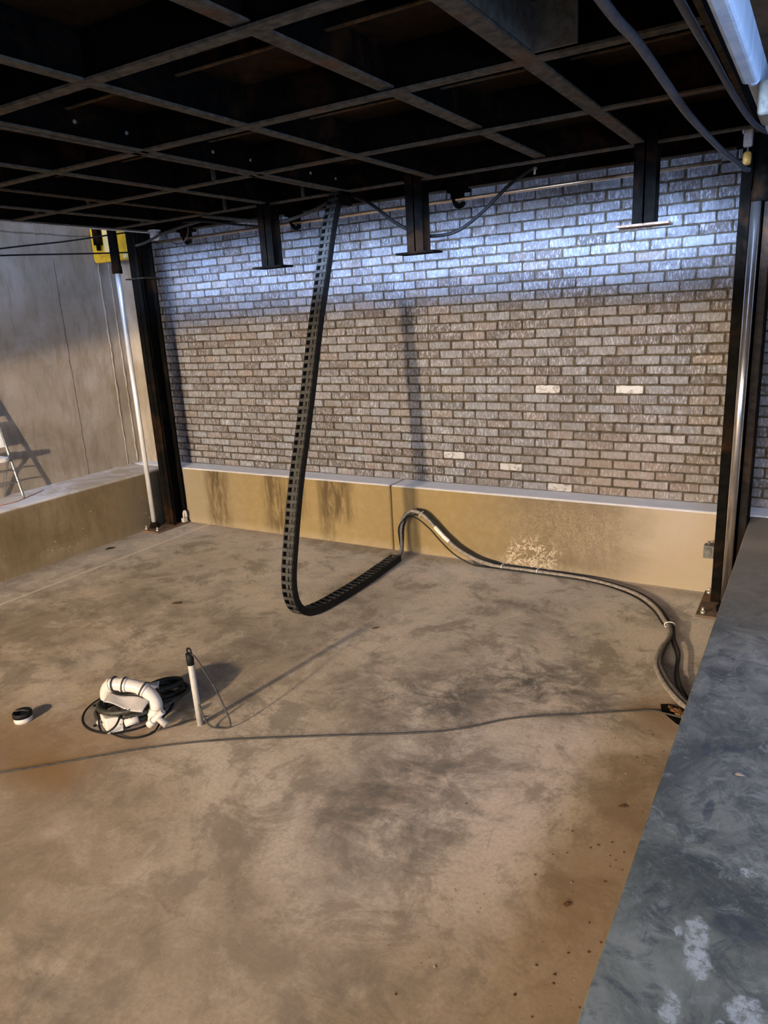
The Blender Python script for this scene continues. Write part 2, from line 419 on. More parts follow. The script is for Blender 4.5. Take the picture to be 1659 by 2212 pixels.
def mat_fascia():
    t = NT('smooth_fascia')
    n = t.noise(5, 5, .6, .5, t.mapped((1, 1.4, .2))); n2 = t.noise(28, 5, .65, 1.)
    c = t.mix(t.smooth(n, .35, .65), (.36, .46, .60), (.50, .60, .72))  # blue of the cool light is mixed into this colour
    c = t.mix(t.math('MULTIPLY', t.smooth(n2, .5, .7), .25), c, (.45, .47, .5))
    t.bump(n2, .4, .006)
    return t.fin(c, .7, 0, .2)
M['fascia'] = mat_fascia()

# ------------------------------------------------------------------ setting
H = .588; XL = -1.725; XR = 3.80; YB = .23
def struct(mb, name, mat, label, cat, bevel=0., segs=3):
    o = mb.build(name, mat, None, bevel, segs=segs); return tag(o, label, cat, None, 'structure')

mb = MB(); mb.add([(XL-.05,-9.5,0),(XR+.05,-9.5,0),(XR+.05,.05,0),(XL-.05,.05,0),(XL-.05,-9.5,-.15),(XR+.05,-9.5,-.15),(XR+.05,.05,-.15),(XL-.05,.05,-.15)],
                  [(0,1,2,3),(4,7,6,5),(0,4,5,1),(1,5,6,2),(2,6,7,3),(3,7,4,0)])
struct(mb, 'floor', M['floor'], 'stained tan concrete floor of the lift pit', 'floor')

# back kerb in two lengths with an open joint
mb = MB(); JX = .998
for (x0, x1) in ((-2.3, JX - .004), (JX + .004, 6.2)):
    mb.box(x0, x1, 0, YB + .06, -.15, H)
struct(mb, 'trim_1', M['kerb_back'], 'stained concrete kerb with pale lit top under the brick wall', 'kerb', .022)
mb = MB(); mb.box(-2.3, XL, -9.5, -.003, -.15, H)
struct(mb, 'trim_2', M['kerb_left'], 'brown concrete kerb ledge along the left wall', 'kerb', .03)
mb = MB(); mb.box(XR, 6.2, -9.5, -.004, -.15, H - .002)
struct(mb, 'trim_3', M['slab'], 'smudged blue grey concrete slab edge on the right', 'ledge', .006)

# left wall with two raised grout beads beside the column
mb = MB(); mb.box(-2.5, -2.26, -9.5, YB + .06, H, 3.6); mb.box(-2.262, -1.93, .165, YB + .06, H, 3.6)
for (y, amp) in ((-.065, .012), (.065, .010)):
    zs = [H + .01 + i * .035 for i in range(60)]
    mb.tube([(-2.262 + .004*random.random(), y + amp*(random.random() - .5), z) for z in zs], [.006 + .006*random.random() for _ in zs], 6)
struct(mb, 'wall_left', M['wall_left'], 'bare poured concrete wall with a long vertical crack', 'wall')

# brick wall : every brick is real relief inside the one wall mesh
def brick_wall():
    vs = []; fs = []; mi = []; cols = []
    PX, PZ, J = .2032, .0701, .013
    x_ref = 1.5107
    for row in range(38):
        z0 = H + row * PZ; off = x_ref + (0 if row % 2 == 0 else PX * .5)
        k0 = math.floor((-2.05 - off) / PX); k1 = math.ceil((5.2 - off) / PX)
        for k in range(k0, k1):
            xa = off + k * PX; 
            w0 = xa + J * .5 + random.uniform(-.0025, .0025); w1 = xa + PX - J * .5 + random.uniform(-.0025, .0025)
            h0 = z0 + J * .45 + random.uniform(-.002, .002); h1 = z0 + PZ - J * .45 + random.uniform(-.002, .002)
            dy = random.uniform(-.004, .004)
            ring = []
            N = 5; c = .006
            jj = lambda: random.uniform(-.0022, .0022)
            for i in range(N + 1):
                t = i / N; x = w0 + c + (w1 - w0 - 2*c) * t; ring.append((x, h0 + jj()))
            ring.append((w1 + jj()*.5, h0 + c)); ring.append((w1 + jj(), (h0+h1)/2)); ring.append((w1 + jj()*.5, h1 - c))
            for i in range(N + 1):
                t = i / N; x = w1 - c - (w1 - w0 - 2*c) * t; ring.append((x, h1 + jj()))
            ring.append((w0 + jj()*.5, h1 - c)); ring.append((w0 + jj(), (h0+h1)/2)); ring.append((w0 + jj()*.5, h0 + c))
            n = len(ring); cx = (w0 + w1)/2; cz = (h0 + h1)/2; b = len(vs)
            tl = (random.uniform(-.003, .003), random.uniform(-.003, .003))
            for (ins, y) in ((.004, YB + dy), (0., YB + .004 + dy), (0., YB + .03)):
                for (x, z) in ring:
                    sx = ins if x < cx else -ins; sz = ins if z < cz else -ins
                    yy = y + (tl[0]*(x - cx)/.1 + tl[1]*(z - cz)/.035 if y < YB + .02 else 0)
                    vs.append((x + sx, yy, z + sz))
            f0 = len(fs)
            fs.append(tuple(b + i for i in range(n)))
            for q in range(2):
                for i in range(n):
                    i2 = (i + 1) % n
                    fs.append((b + q*n + i, b + q*n + n + i, b + q*n + n + i2, b + q*n + i2))
            mi += [0] * (len(fs) - f0)
            col = (random.random(), random.random(), random.random(), 1)
            cols += [col] * (3 * n)
    b = len(vs)
    vs += [(-2.5, YB + .012, H), (5.4, YB + .012, H), (5.4, YB + .012, H + 38*PZ), (-2.5, YB + .012, H + 38*PZ)]
    fs.append((b, b+1, b+2, b+3)); mi.append(1); cols += [(0,0,0,1)] * 4
    b = len(vs)
    zt = H + 38*PZ
    vs += [(-2.5,YB+.2,H),(5.4,YB+.2,H),(5.4,YB+.2,zt),(-2.5,YB+.2,zt)]
    fs.append((b+3,b+2,b+1,b)); mi.append(1); cols += [(0,0,0,1)] * 4
    me = bpy.data.meshes.new('wall_back'); me.from_pydata(vs, [], fs)
    me.materials.append(M['brick']); me.materials.append(M['mortar'])
    me.polygons.foreach_set('material_index', mi)
    a = me.color_attributes.new('brick', 'FLOAT_COLOR', 'POINT')
    a.data.foreach_set('color', [c for q in cols for c in q])
    me.update()
    o = bpy.data.objects.new('wall_back', me); COL.objects.link(o)
    tag(o, 'grey tumbled brick wall laid in running bond at the back', 'wall', None, 'structure')
brick_wall()

# right-hand fascia under the upper floor, and the ceiling beyond it
mb = MB(); mb.box(3.822, 3.87, -9.5, -2.45, 2.65, 3.5); mb.box(3.835, 3.87, -2.45, .2, 2.65, 3.5); mb.box(3.868, 4.3, -2.45, -2.25, 2.56, 2.66, 1)
struct(mb, 'trim_4', [M['fascia'], M['slab']], 'pale smooth fascia beam beside the platform at top right', 'beam', .012)
mb = MB(); mb.box(3.871, 6.2, -9.5, .2, 2.752, 2.85)
struct(mb, 'ceiling', M['ceil'], 'dark brown ceiling beyond the pale beam', 'ceiling')

# ------------------------------------------------------------------ lift platform overhead
PZ0 = 2.87
PX0, PX1, PY0, PY1 = -1.36, 3.71, -6.4, -.03
pf = thing('lift_platform', (1.175, -3.2, PZ0), 'black steel car lift platform seen from below, filling the top', 'platform')
DK = PZ0 + .17
MB().box(PX0, PX1, PY0, -.40, DK, DK + .03).box(PX0, 3.585, -.40, PY1, DK, DK + .03).build('deck', M['deck_under'], pf)
def ibeam(axis, c, a0, a1, fw, z0, z1, mi_f=1, tw=.008, tf=.01):
    """channel/I section: web + bottom flange (index 1) + short top flange"""
    m = MB()
    if axis == 'x':
        m.box(a0, a1, c - fw/2, c + fw/2, z0, z0 + tf, mi_f); m.box(a0, a1, c - tw/2, c + tw/2, z0 + tf, z1)
    else:
        m.box(c - fw/2, c + fw/2, a0, a1, z0, z0 + tf, mi_f); m.box(c - tw/2, c + tw/2, a0, a1, z0 + tf, z1)
    return m
BS = [M['black_steel'], M['flange'], M['flange_brown']]
AY = [-.535, -1.50, -2.385, -3.245, -4.12, -5.0, -5.85]
BX = [(-.83, .05, 1), (-.25, .035, 2), (.382, .05, 1), (1.785, .05, 1), (2.52, .065, 1), (3.11, .07, 1)]
for y in AY:
    ibeam('x', y, PX0 + .02, PX1 - .02, .055, PZ0, DK).build('cross_beam', BS, pf)
for (x, w, mi) in BX:
    z = PZ0 + (.02 if abs(x - 2.52) < .01 else .001)
    y1 = -.535
    ibeam('y', x, PY0 + .02, y1, w, z, DK, mi).build('stringer', BS, pf)
# double-angle stringer in the middle
m = MB()
for s in (-1, 1):
    m.box(1.08 + s*.012 - (.032 if s < 0 else 0), 1.08 + s*.012 + (.032 if s > 0 else 0), PY0 + .02, -.5, PZ0, PZ0 + .008, 1)
    m.box(1.08 + s*.012 - .004, 1.08 + s*.012 + .004, PY0 + .02, -.5, PZ0 + .008, DK)
m.build('stringer', BS, pf)
# rims
m = MB(); m.box(PX0, 3.585, PY1 - .006, PY1, PZ0 - .01, DK + .03); m.box(PX0, 3.585, PY1 - .06, PY1, PZ0 - .018, PZ0 - .008, 1)
m.build('edge_beam', BS, pf)
m = MB(); m.box(PX0, PX1, PY0, PY0 + .008, PZ0, DK + .03); m.build('edge_beam', BS, pf)
m = MB(); m.box(PX0, PX0 + .008, PY0, PY1, PZ0, DK + .03); m.box(PX0, PX0 + .03, PY0, PY1, PZ0 - .004, PZ0 + .004, 1); m.build('edge_beam', BS, pf)
m = MB(); m.box(PX1 - .008, PX1, PY0, -.40, PZ0, DK + .03); m.box(PX1 - .02, PX1, PY0, -.40, PZ0 - .004, PZ0 + .004, 2); m.build('edge_beam', BS, pf)
tag(MB().box(PX0 - .02, PX0 + .0, PY0, PY1, PZ0 - .012, PZ0 + .0).build('edge_strip', M['light_box'], pf), 'pale strip on the left platform edge')
# light joists under the deck between cross beams
for y in (-.99, -1.9, -2.8, -3.65, -4.5):
    m = MB(); m.box(PX0 + .02, PX1 - .02, y - .004, y + .004, DK - .05, DK); m.box(PX0 + .02, PX1 - .02, y - .012, y + .004, DK - .052, DK - .046, 2)
    m.build('joist', BS, pf)
# web stiffeners
for (x, y) in ((-.45, -1.5), (-.2, -2.385), (.75, -1.5), (-.05, -.535), (.72, -.535), (-1.0, -.535), (-1.05, -1.5)):
    m = MB(); m.box(x - .006, x + .006, y - .03, y + .03, PZ0 + .012, DK, 1); m.build('stiffener', BS, pf)
# plate hanging right of the right stringer
m = MB(); m.box(3.13, 3.30, -2.44, -2.43, PZ0 + .012, DK); m.box(3.13, 3.14, -3.2, -2.44, PZ0 + .02, DK)
m.build('side_plate', M['grey_plate'], pf)
# hanging legs with base plates
for i, (x, zb) in enumerate(((.375, 2.425), (1.665, 2.42), (3.155, 2.445))):
    y = -.55; w = .062; d = .055
    m = MB(); m.box(x - w, x + w, y - d, y - d + .009, zb, PZ0 + .12); m.box(x - w, x + w, y + d - .009, y + d, zb, PZ0 + .12); m.box(x - .005, x + .005, y - d, y + d, zb, PZ0 + .12)
    lg = m.build('leg', M['col_steel'], pf, loc=(x, y, zb))
    pm = [M['black_steel'], M['black_steel'], M['rust_bright']][i]
    bp_ = MB().box(x - .145, x + .145, y - .075, y + .075, zb - .014, zb).build('base_plate', pm, lg, .003, loc=(x, y, zb))
    if i == 2: tag(bp_, 'rust-dusted plate at the foot of the right leg')
# synchronising shaft and its brackets under the far edge
tag(MB().cyl((-1.32, -.10, 2.775), (3.49, -.10, 2.79), .013, 12).build('shaft', M['shaft'], pf), 'bronze-coloured round bar along the wall')
for (x, s) in ((1.765, 1), (.29, 1), (-.95, 1)):
    m = MB()
    m.box(x - .07*s, x + .075*s, -.15, -.045, 2.83, 2.90); m.box(x - .05, x + .03, -.13, -.06, 2.79, 2.83)
    m.tube(spline([(x - .03, -.10, 2.83), (x - .035, -.10, 2.78), (x - .01, -.10, 2.742), (x + .03, -.10, 2.745), (x + .035, -.10, 2.765)], 6), .018, 8)
    m.build('bracket', M['black_steel'], pf, .004)
for y in (-2.769, -2.475, -1.878, -1.562, -.964, -.67):
    m = MB(); m.cyl((1.10, y, 2.945), (1.04, y, 2.945), .009, 8); m.cyl((1.062, y, 2.945), (1.046, y, 2.945), .019, 6)
    m.build('bolt', M['zinc'], pf)

# ------------------------------------------------------------------ columns
def column(side):
    L = side == 'left'
    x0, x1 = (-1.635, -1.51) if L else (3.612, 3.735)
    xc = (x0 + x1)/2
    t = thing('lift_column', (xc, -.1, 0), 'black steel guide column at the %s end of the brick wall' % side, 'column', 'guide columns')
    m = MB(); ya, yb = -.205, -.012; zt = 4.2
    m.box(x0, x1, ya, ya + .012, .02, zt); m.box(x0, x1, yb - .012, yb, .02, zt); m.box(xc - .005, xc + .005, ya, yb, .02, zt)
    # lips that stiffen the flanges
    m.box(x1 - .008, x1, ya, ya + .03, .02, zt); m.box(x1 - .008, x1, yb - .03, yb, .02, zt)
    m.build('post', M['col_steel'], t, .002)
    px = (-1.72, -1.48) if L else (3.555, 3.795)
    bt = thing('base_plate', (sum(px)/2, -.23, 0), 'rusty steel plate bolted to the floor under the %s column' % side, 'base plate', 'column base plates')
    MB().box(px[0], px[1], -.46, -.008, 0.001, .018).build('plate', M['rust_plate'], bt, .003)
    for (bx, by) in ((px[0] + .04, -.43), (px[1] - .04, -.43), (px[1] - .035, -.05), (px[0] + .03, -.06)):
        m = MB(); m.cyl((bx, by, .018), (bx, by, .035), .016, 6); m.cyl((bx, by, .03), (bx, by, .06), .008, 8)
        m.build('anchor_bolt', M['zinc'], bt)
    if L:
        MB().box(x0 - .05, x1 + .075, -.235, .0, 2.462, 2.474).build('stop_collar', M['col_brown'], t, .002)
        m = MB(); m.tube(spline([(-1.52,-.06,.02),(-1.515,-.06,.11),(-1.495,-.05,.13),(-1.49,-.05,.07)], 5), .012, 8); m.box(-1.53,-1.49,-.09,-.04,.018,.06)
        tag(m.build('pipe_fitting', M['grey_pvc'], t), 'small pale fitting at the foot of the left column')
    else:
        tag(MB().box(3.745, 3.79, -.19, -.175, .02, 3.2).build('guide_plate', M['col_brown'], t, .002), 'brown guide plate beside the chrome rod')
        MB().box(3.79, 3.797, -.19, -.01, .02, 3.2).build('side_plate', M['col_steel'], t)
    return t
column('left'); column('right')

def cylinder(side):
    L = side == 'left'
    x, y = (-1.665, -.335) if L else (3.712, -.33)
    t = thing('hydraulic_cylinder', (x, y, 0.018), ('slim' if L else 'bright') + ' chrome hydraulic rod with black barrel in front of the %s column' % side, 'cylinder', 'hydraulic cylinders')
    r = .024 if L else .027
    tag(MB().cyl((x, y, .03), (x, y, 2.53), r, 24).build('rod', M['chrome'] if L else M['chrome_dark'], t), 'chrome rod')
    m = MB(); m.lathe((x + (0 if L else .018), y, 2.52), [(.034, 0), (.047, .0), (.047, .06), (.042, .07), (.042, 1.5)], 24); m.build('barrel', M['black_steel'], t)
    m = MB(); m.lathe((x, y, .018), [(.05, 0), (.05, .03), (.034, .035), (.034, .06)], 20); m.build('foot_collar', M['col_steel'], t)
cylinder('left'); cylinder('right')

# roller chain hanging by the right column
m = MB(); z = .05; k = 0
while z < 2.9:
    x = 3.768; y = -.10
    if k % 2 == 0:
        m.box(x - .010, x - .006, y - .016, y + .016, z, z + .034); m.box(x + .006, x + .010, y - .016, y + .016, z, z + .034)
    else:
        m.box(x - .015, x - .011, y - .016, y + .016, z, z + .034); m.box(x + .011, x + .015, y - .016, y + .016, z, z + .034)
    m.cyl((x - .018, y, z + .003), (x + .018, y, z + .003), .008, 8)
    z += .031; k += 1
tag(m.build('roller_chain', M['grey_plate'], None), 'dark roller chain hanging down beside the right column', 'chain')

m = MB(); m.box(3.535, 3.60, -.09, -.03, .285, .375); m.box(3.548, 3.585, -.095, -.088, .30, .36); m.cyl((3.565, -.06, .375), (3.565, -.06, .40), .009, 8)
m.cyl((3.595,-.06,.34),(3.614,-.06,.34),.012,8)
tag(m.build('junction_box', M['grey_plate'], None, .004), 'small grey junction box low on the right column', 'junction box')

t = thing('limit_switch', (3.655, -.40, 2.71), 'pale limit switch with amber bob at top of right column', 'switch')
MB().box(3.632, 3.678, -.43, -.385, 2.80, 2.893).build('switch_housing', M['light_box'], t, .008)
m = MB(); m.cyl((3.656, -.405, 2.77), (3.656, -.405, 2.805), .004, 8); m.build('stem', M['zinc'], t)
m = MB(); m.lathe((3.656, -.405, 2.708), [(.014, 0), (.02, .006), (.022, .03), (.021, .06), (.012, .068)], 16)
tag(m.build('bob', M['amber'], t), 'amber plastic bob')
m = MB(); m.box(3.60, 3.634, -.425, -.39, 2.795, 2.865); m.cyl((3.61,-.43,2.85),(3.61,-.39,2.85),.012,10)
m.build('mounting_bracket', M['black_steel'], t, .003)

# yellow guard panel between left wall and column
t = thing('guard_panel', (-2.0, -.1, 2.66), 'yellow plastic panel with rounded corners behind the left column', 'panel')
def rrect(x0, x1, z0, z1, r, n=6):
    pts = []
    for (cx, cz, a0) in ((x1 - r, z0 + r, -90), (x1 - r, z1 - r, 0), (x0 + r, z1 - r, 90), (x0 + r, z0 + r, 180)):
        for i in range(n + 1):
            a = math.radians(a0 + 90*i/n); pts.append((cx + r*math.cos(a), cz + r*math.sin(a)))
    return pts
def plate(pts, y0, y1, mi=0, m=None):
    m = m or MB(); n = len(pts)
    m.add([(x, y0, z) for x, z in pts] + [(x, y1, z) for x, z in pts],
          [tuple(range(n)), tuple(range(n, 2*n))[::-1]] + [(i, i + n, (i+1) % n + n, (i+1) % n) for i in range(n)], mi); return m
plate(rrect(-2.245, -1.745, 2.66, 3.02, .04), -.115, -.075).build('panel_body', M['yellow'], t, .008)
m = plate(rrect(-2.15, -1.93, 2.72, 3.0, .03), -.122, -.114); m.build('recess', M['yellow'], t, .005)
tag(plate(rrect(-2.05, -1.97, 2.74, 2.99, .02), -.13, -.12).build('glow_patch', M['yellow_pale'], t, .004), 'pale yellow glow patch')  # paler colour stands for light glowing through the panel
tag(plate(rrect(-1.80, -1.755, 2.67, 2.72, .015), -.13, -.112).build('corner_knob', M['yellow_pale'], t, .004), 'pale corner knob')
m = MB(); m.box(-2.135, -2.06, -.18, -.128, 2.82, 3.05); m.cyl((-2.1,-.155,2.77),(-2.1,-.155,2.82),.02,10)
tag(m.build('hanger', M['black_steel'], t, .004), 'black steel hanger')

# two taut black lines along the left wall
def rope(name, pts, r, mat, label, cat, group=None, seg=8, n=8):
    o = MB().tube(spline(pts, n), r, seg).build(name, mat, None); return tag(o, label, cat, group)
rope('steel_cable', [(-1.74, -5.5, 2.12), (-1.73, -3, 2.455), (-1.735, -1.45, 2.70), (-1.745, -.8, 2.79), (-1.72, -.22, 2.885), (-1.638, -.12, 2.90)], .007, M['rubber'],
     'upper black cable sloping along the left concrete wall', 'cable')
rope('steel_cable', [(-1.74, -5.5, 2.43), (-1.73, -3, 2.555), (-1.735, -1.45, 2.65), (-1.745, -.8, 2.685), (-1.72, -.22, 2.715), (-1.638, -.12, 2.72)], .007, M['rubber'],
     'lower black cable running level along the left concrete wall', 'cable')

# ------------------------------------------------------------------ drag chain (energy chain)
CH = [(1.05,-.60,2.845),(1.05,-.617,2.824),(1.058,-.728,2.632),(1.073,-.88,2.288),(1.09,-1.046,1.92),(1.108,-1.205,1.526),(1.123,-1.345,1.199),(1.137,-1.472,.905),
      (1.153,-1.595,.552),(1.16,-1.648,.374),(1.163,-1.658,.235),(1.168,-1.62,.12),(1.178,-1.53,.055),(1.19,-1.42,.036),(1.205,-1.26,.034),(1.212,-.87,.034),(1.178,-.24,.034)]
cpath = resample(spline(CH, 10), .054)
ck = thing('drag_chain', (1.19, -1.3, 0), 'black plastic cable chain hanging from the platform and bending along the floor', 'cable chain')
HW = .042   # half width
def frame(i):
    a = cpath[max(0, i-1)]; b = cpath[min(len(cpath)-1, i+1)]
    T = (b - a).normalized(); S = Vector((1, 0, 0)); S = (S - T*S.dot(T)).normalized(); U = T.cross(S).normalized()
    return T, S, U
lk = MB()
def obox(m, c, T, S, U, t, s, u, mi=0):
    """oriented box : half sizes t,s,u"""
    vs = []
    for dz in (-1, 1):
        for dy in (-1, 1):
            for dx in (-1, 1): vs.append(c + T*t*dx + S*s*dy + U*u*dz)
    m.add(vs, [(0,2,3,1),(4,5,7,6),(0,1,5,4),(2,6,7,3),(0,4,6,2),(1,3,7,5)], mi)
hh = .026
Tz, Sz, Uz = Vector((0,0,1)), Vector((1,0,0)), Vector((0,1,0))
o0 = Vector((0,0,0))
for s in (-1, 1):
    obox(lk, Sz*(s*HW) , Tz, Sz, Uz, .029, .0045, hh, 0)
    obox(lk, Sz*(s*(HW + .004)), Tz, Sz, Uz, .014, .003, hh*.75, 0)
for s in (-1, 1):
    obox(lk, Uz*(s*hh), Tz, Sz, Uz, .011, HW, .003, 1)
# longitudinal rib on each open face
for s in (-1, 1):
    obox(lk, Uz*(s*(hh - .004)) + Sz*.006, Tz, Sz, Uz, .029, .003, .003, 1)
link0 = lk.build('link', [M['plastic_black'], M['plastic_edge']], ck)
for i in range(len(cpath)):
    T, S, U = frame(i)
    o = link0 if i == 0 else link0.copy()
    if i: COL.objects.link(o)
    R = Matrix((S, U, T)).transposed().to_4x4()
    o.parent = ck
    o.matrix_local = Matrix.Translation(cpath[i] - ck.location) @ R
for (dx, r) in ((-.018, .011), (.010, .010), (.026, .006)):
    pts = [cpath[i] + frame(i)[1]*dx for i in range(len(cpath))]
    MB().tube(pts, r, 8).build('inner_cable', M['rubber_grey'], ck)
m = MB(); m.box(1.0, 1.11, -.62, -.50, 2.842, 2.868); m.box(1.095, 1.11, -.64, -.50, 2.78, 2.868); m.build('end_bracket', M['black_steel'], ck, .003)

# hoses and cables that leave the chain, arch over and run along the kerb
base = [(1.185,-.26,.034),(1.178,-.17,.05),(1.165,-.13,.14),(1.165,-.12,.254),(1.19,-.11,.34),(1.245,-.10,.392),(1.30,-.095,.398),(1.365,-.09,.372),(1.45,-.085,.295),(1.55,-.085,.20),(1.68,-.09,.11),(1.83,-.095,.045),(1.95,-.10,.02),
        (2.075,-.10,.018),(2.4,-.09,.018),(2.713,-.10,.018),(2.95,-.16,.018),(3.158,-.27,.018),(3.31,-.45,.018),(3.42,-.68,.018)]
hb = thing('hose_bundle', (2.0, -.10, 0), 'tied bundle of dusty hoses and black cables looping over the floor by the back kerb', 'hoses')
def hose(off, tail, r, mat, label, cat, ti=None, wob=0.):
    pts = []
    for i, p in enumerate(base):
        w = 1 if 3 < i else i/4.
        pts.append((p[0] + off[0]*w, p[1] + off[1]*w + wob*math.sin(i*1.7), max(r + .001, p[2] + off[2]*(1 if 3 < i < 13 else .15))))
    pts += tail
    o = MB().tube(spline(pts, 6), r, 10).build('hose' if r > .01 else 'cable', mat, hb)
    return tag(o, label)
tailA = [(3.44,-.75,.016),(3.465,-.88,.016),(3.45,-1.05,.016),(3.46,-1.25,.016),(3.52,-1.42,.016),(3.60,-1.56,.016),(3.69,-1.67,.012),(3.76,-1.73,.012)]
tailB = [(3.455,-.74,.012),(3.49,-.92,.012),(3.545,-1.1,.012),(3.57,-1.3,.012),(3.605,-1.45,.012),(3.66,-1.56,.012),(3.72,-1.63,.012),(3.77,-1.68,.012)]
hA = hose((0, -.01, .012), tailA, .015, M['rubber_dusty'], 'thick dusty hose of the bundle looping over the back kerb', 'hose')
hB = hose((.012, .022, -.012), [(3.452,-.75,.04),(3.48,-.88,.036),(3.468,-1.05,.03),(3.482,-1.25,.03),(3.545,-1.41,.03),(3.62,-1.545,.028),(3.71,-1.655,.014),(3.77,-1.705,.014)], .011, M['rubber_grey'], 'grey hose of the bundle lying nearest the kerb face', 'hose')
hC = hose((-.015, -.03, -.03), tailB, .006, M['rubber'], 'thin black cable sagging lowest in the hose bundle', 'cable', wob=.01)
hD = hose((.02, .0, .02), [(p[0] + .012, p[1] + .012, .03 if k_ < 5 else .012) for k_, p in enumerate(tailB)], .0065, M['rubber'], 'thin black cable on top of the hose bundle', 'cable', wob=.008)
def sleeve(pts, r, name, mat, par, lab):
    o = MB().tube(spline(pts, 5), r, 10).build(name, mat, par); tag(o, lab)
sleeve([(1.472,-.095,.288),(1.51,-.095,.251),(1.56,-.095,.205),(1.60,-.097,.176)], .0172, 'marker_sleeve', M['label'], hA, 'pale printed sleeve on the hose')
for (c, d) in (((2.07,-.10,.022), (0, 1, 0)), ((3.44,-.72,.03), (1, .3, 0)), ((1.345,-.09,.388), (.5, 0, .6)), ((2.36,-.095,.022), (0, 1, 0))):
    m = MB(); q = []
    dv = Vector(d).normalized(); uz = Vector((0, 0, 1)) if abs(dv.z) < .5 else Vector((0, 1, 0))
    for k in range(17):
        a = 2*PI*k/16; q.append(Vector(c) + dv*math.cos(a)*.032 + uz*math.sin(a)*.021)
    m.tube(q, .003, 6, caps=False); m.build('cable_tie', M['tie'], hb)

# single long line across the floor
rope('floor_cable', [(3.74,-1.76,.008),(3.60,-1.75,.008),(3.50,-1.765,.008),(3.2,-1.95,.008),(2.93,-2.12,.008),(2.72,-2.33,.008),(2.509,-2.475,.008),(2.12,-2.69,.008),(1.658,-2.96,.008),(1.36,-3.19,.008),(1.044,-3.496,.008),(.903,-3.622,.008),(.7,-3.8,.008)],
     .0048, M['rubber_grey'], 'long thin dark cable lying across the pit floor', 'cable')

# ------------------------------------------------------------------ hole at the foot of the slab with dirt
ring = [(3.56,-1.66),(3.60,-1.64),(3.66,-1.66),(3.79,-1.70),(3.79,-1.86),(3.72,-1.84),(3.66,-1.81),(3.61,-1.76),(3.575,-1.72)]
m = MB(); n = len(ring); m.add([(x, y, .003) for x, y in ring] + [(x, y, -.02) for x, y in ring], [tuple(range(n))[::-1], tuple(range(n, 2*n))] + [(i, i+n, (i+1) % n + n, (i+1) % n) for i in range(n)])
tag(m.build('drain_hole', M['hole'], None), 'dark broken hole in the floor against the right slab', 'hole')
def lump(c, r, seed, flat=.6):
    rng = random.Random(seed); bm = bmesh.new(); bmesh.ops.create_icosphere(bm, subdivisions=2, radius=1)
    for v in bm.verts:
        k = 1 + rng.uniform(-.3, .3); v.co = Vector((c[0] + v.co.x*r*k, c[1] + v.co.y*r*k, c[2] + v.co.z*r*k*flat))
    vs = [v.co.copy() for v in bm.verts]; fs = [tuple(v.index for v in f.verts) for f in bm.faces]; bm.free(); return vs, fs
m = MB()
for i, (x, y, r) in enumerate(((3.63,-1.70,.018),(3.66,-1.73,.024),(3.70,-1.745,.026),(3.66,-1.69,.014),(3.73,-1.77,.02),(3.61,-1.675,.012))):
    vs, fs = lump((x, y, .004 + r*.35), r, i); m.add(vs, fs)
tag(m.build('dirt_heap', M['dirt'], None), 'rusty crumbs of dirt at the mouth of the drain hole', 'dirt', kind='stuff')
# fine grit on the floor by the slab
m = MB(); rng = random.Random(3)
for i in range(150):
    x = 3.78 - abs(rng.gauss(0, .28)); y = rng.uniform(-4.0, -1.9); r = rng.choice((.0015, .002, .002, .003, .004))
    vs, fs = lump((x, y, r*.3), r, i + 50); m.add(vs, fs, 0 if rng.random() < .75 else 1)
tag(m.build('grit', [M['leaf'], M['leaf_pale']], None), 'scattered grit and crumbs on the floor beside the right slab', 'grit', kind='stuff')
def leaf(x, y, L, rot, label, z=.003, mat='leaf', cat='leaf', name='dead_leaf'):
    m = MB(); c, s = math.cos(rot), math.sin(rot); top = []
    prof = [(-1, 0), (-.6, .35), (-.1, .5), (.4, .38), (.8, .15), (1, 0), (.8, -.15), (.4, -.33), (-.1, -.45), (-.6, -.3)]
    n = len(prof)
    for k in (0, 1):
        for (a, b) in prof: top.append((x + (a*c - b*s)*L, y + (a*s + b*c)*L, z + abs(b)*L*.35 + k*.0015))
    m.add(top, [tuple(range(n))[::-1], tuple(range(n, 2*n))] + [(i, (i+1) % n, (i+1) % n + n, i + n) for i in range(n)])
    tag(m.build(name, M[mat], None), label, cat)
leaf(.096, -1.723, .04, .4, 'small brown dead leaf on open floor left of the drag chain')
leaf(1.716, -1.476, .025, .9, 'small brown dead leaf on the floor right of the drag chain bend')
leaf(3.57, -2.55, .018, .3, 'reddish dead leaf on the floor close to the right slab')
leaf(3.52, -3.15, .017, 1.3, 'dark dead leaf on the floor near the slab, further forward', mat='leaf')
leaf(-1.55, -.99, .05, 1.2, 'dark crumpled scrap at the foot of the left kerb', mat='plastic_black', cat='scrap', name='scrap')
leaf(4.012, -3.0, .014, .2, 'tiny pale scrap lying on the right slab', z=H + .001, mat='leaf_pale', cat='scrap', name='scrap')

# ------------------------------------------------------------------ sump: lid, coil, pipes
t = thing('sump_lid', (1.0, -2.93, 0), 'round scuffed grey sump lid set in the floor under the pump gear', 'lid')
m = MB(); m.lathe((1.0, -2.93, 0), [(.232, .001), (.236, .004), (.232, .007), (.10, .008), (.01, .008)], 48); m.build('lid_plate', M['lid'], t)
m = MB(); m.tube([(1.0 + .24*math.cos(a*PI/24), -2.93 + .24*math.sin(a*PI/24), .004) for a in range(49)], .006, 8, caps=False); m.build('lid_rim', M['rubber'], t)
for a in (200, 265, 320, 80, 20):
    r = math.radians(a); MB().cyl((1.0 + .21*math.cos(r), -2.93 + .21*math.sin(r), .006), (1.0 + .21*math.cos(r), -2.93 + .21*math.sin(r), .013), .009, 6).build('screw', M['rubber'], t)

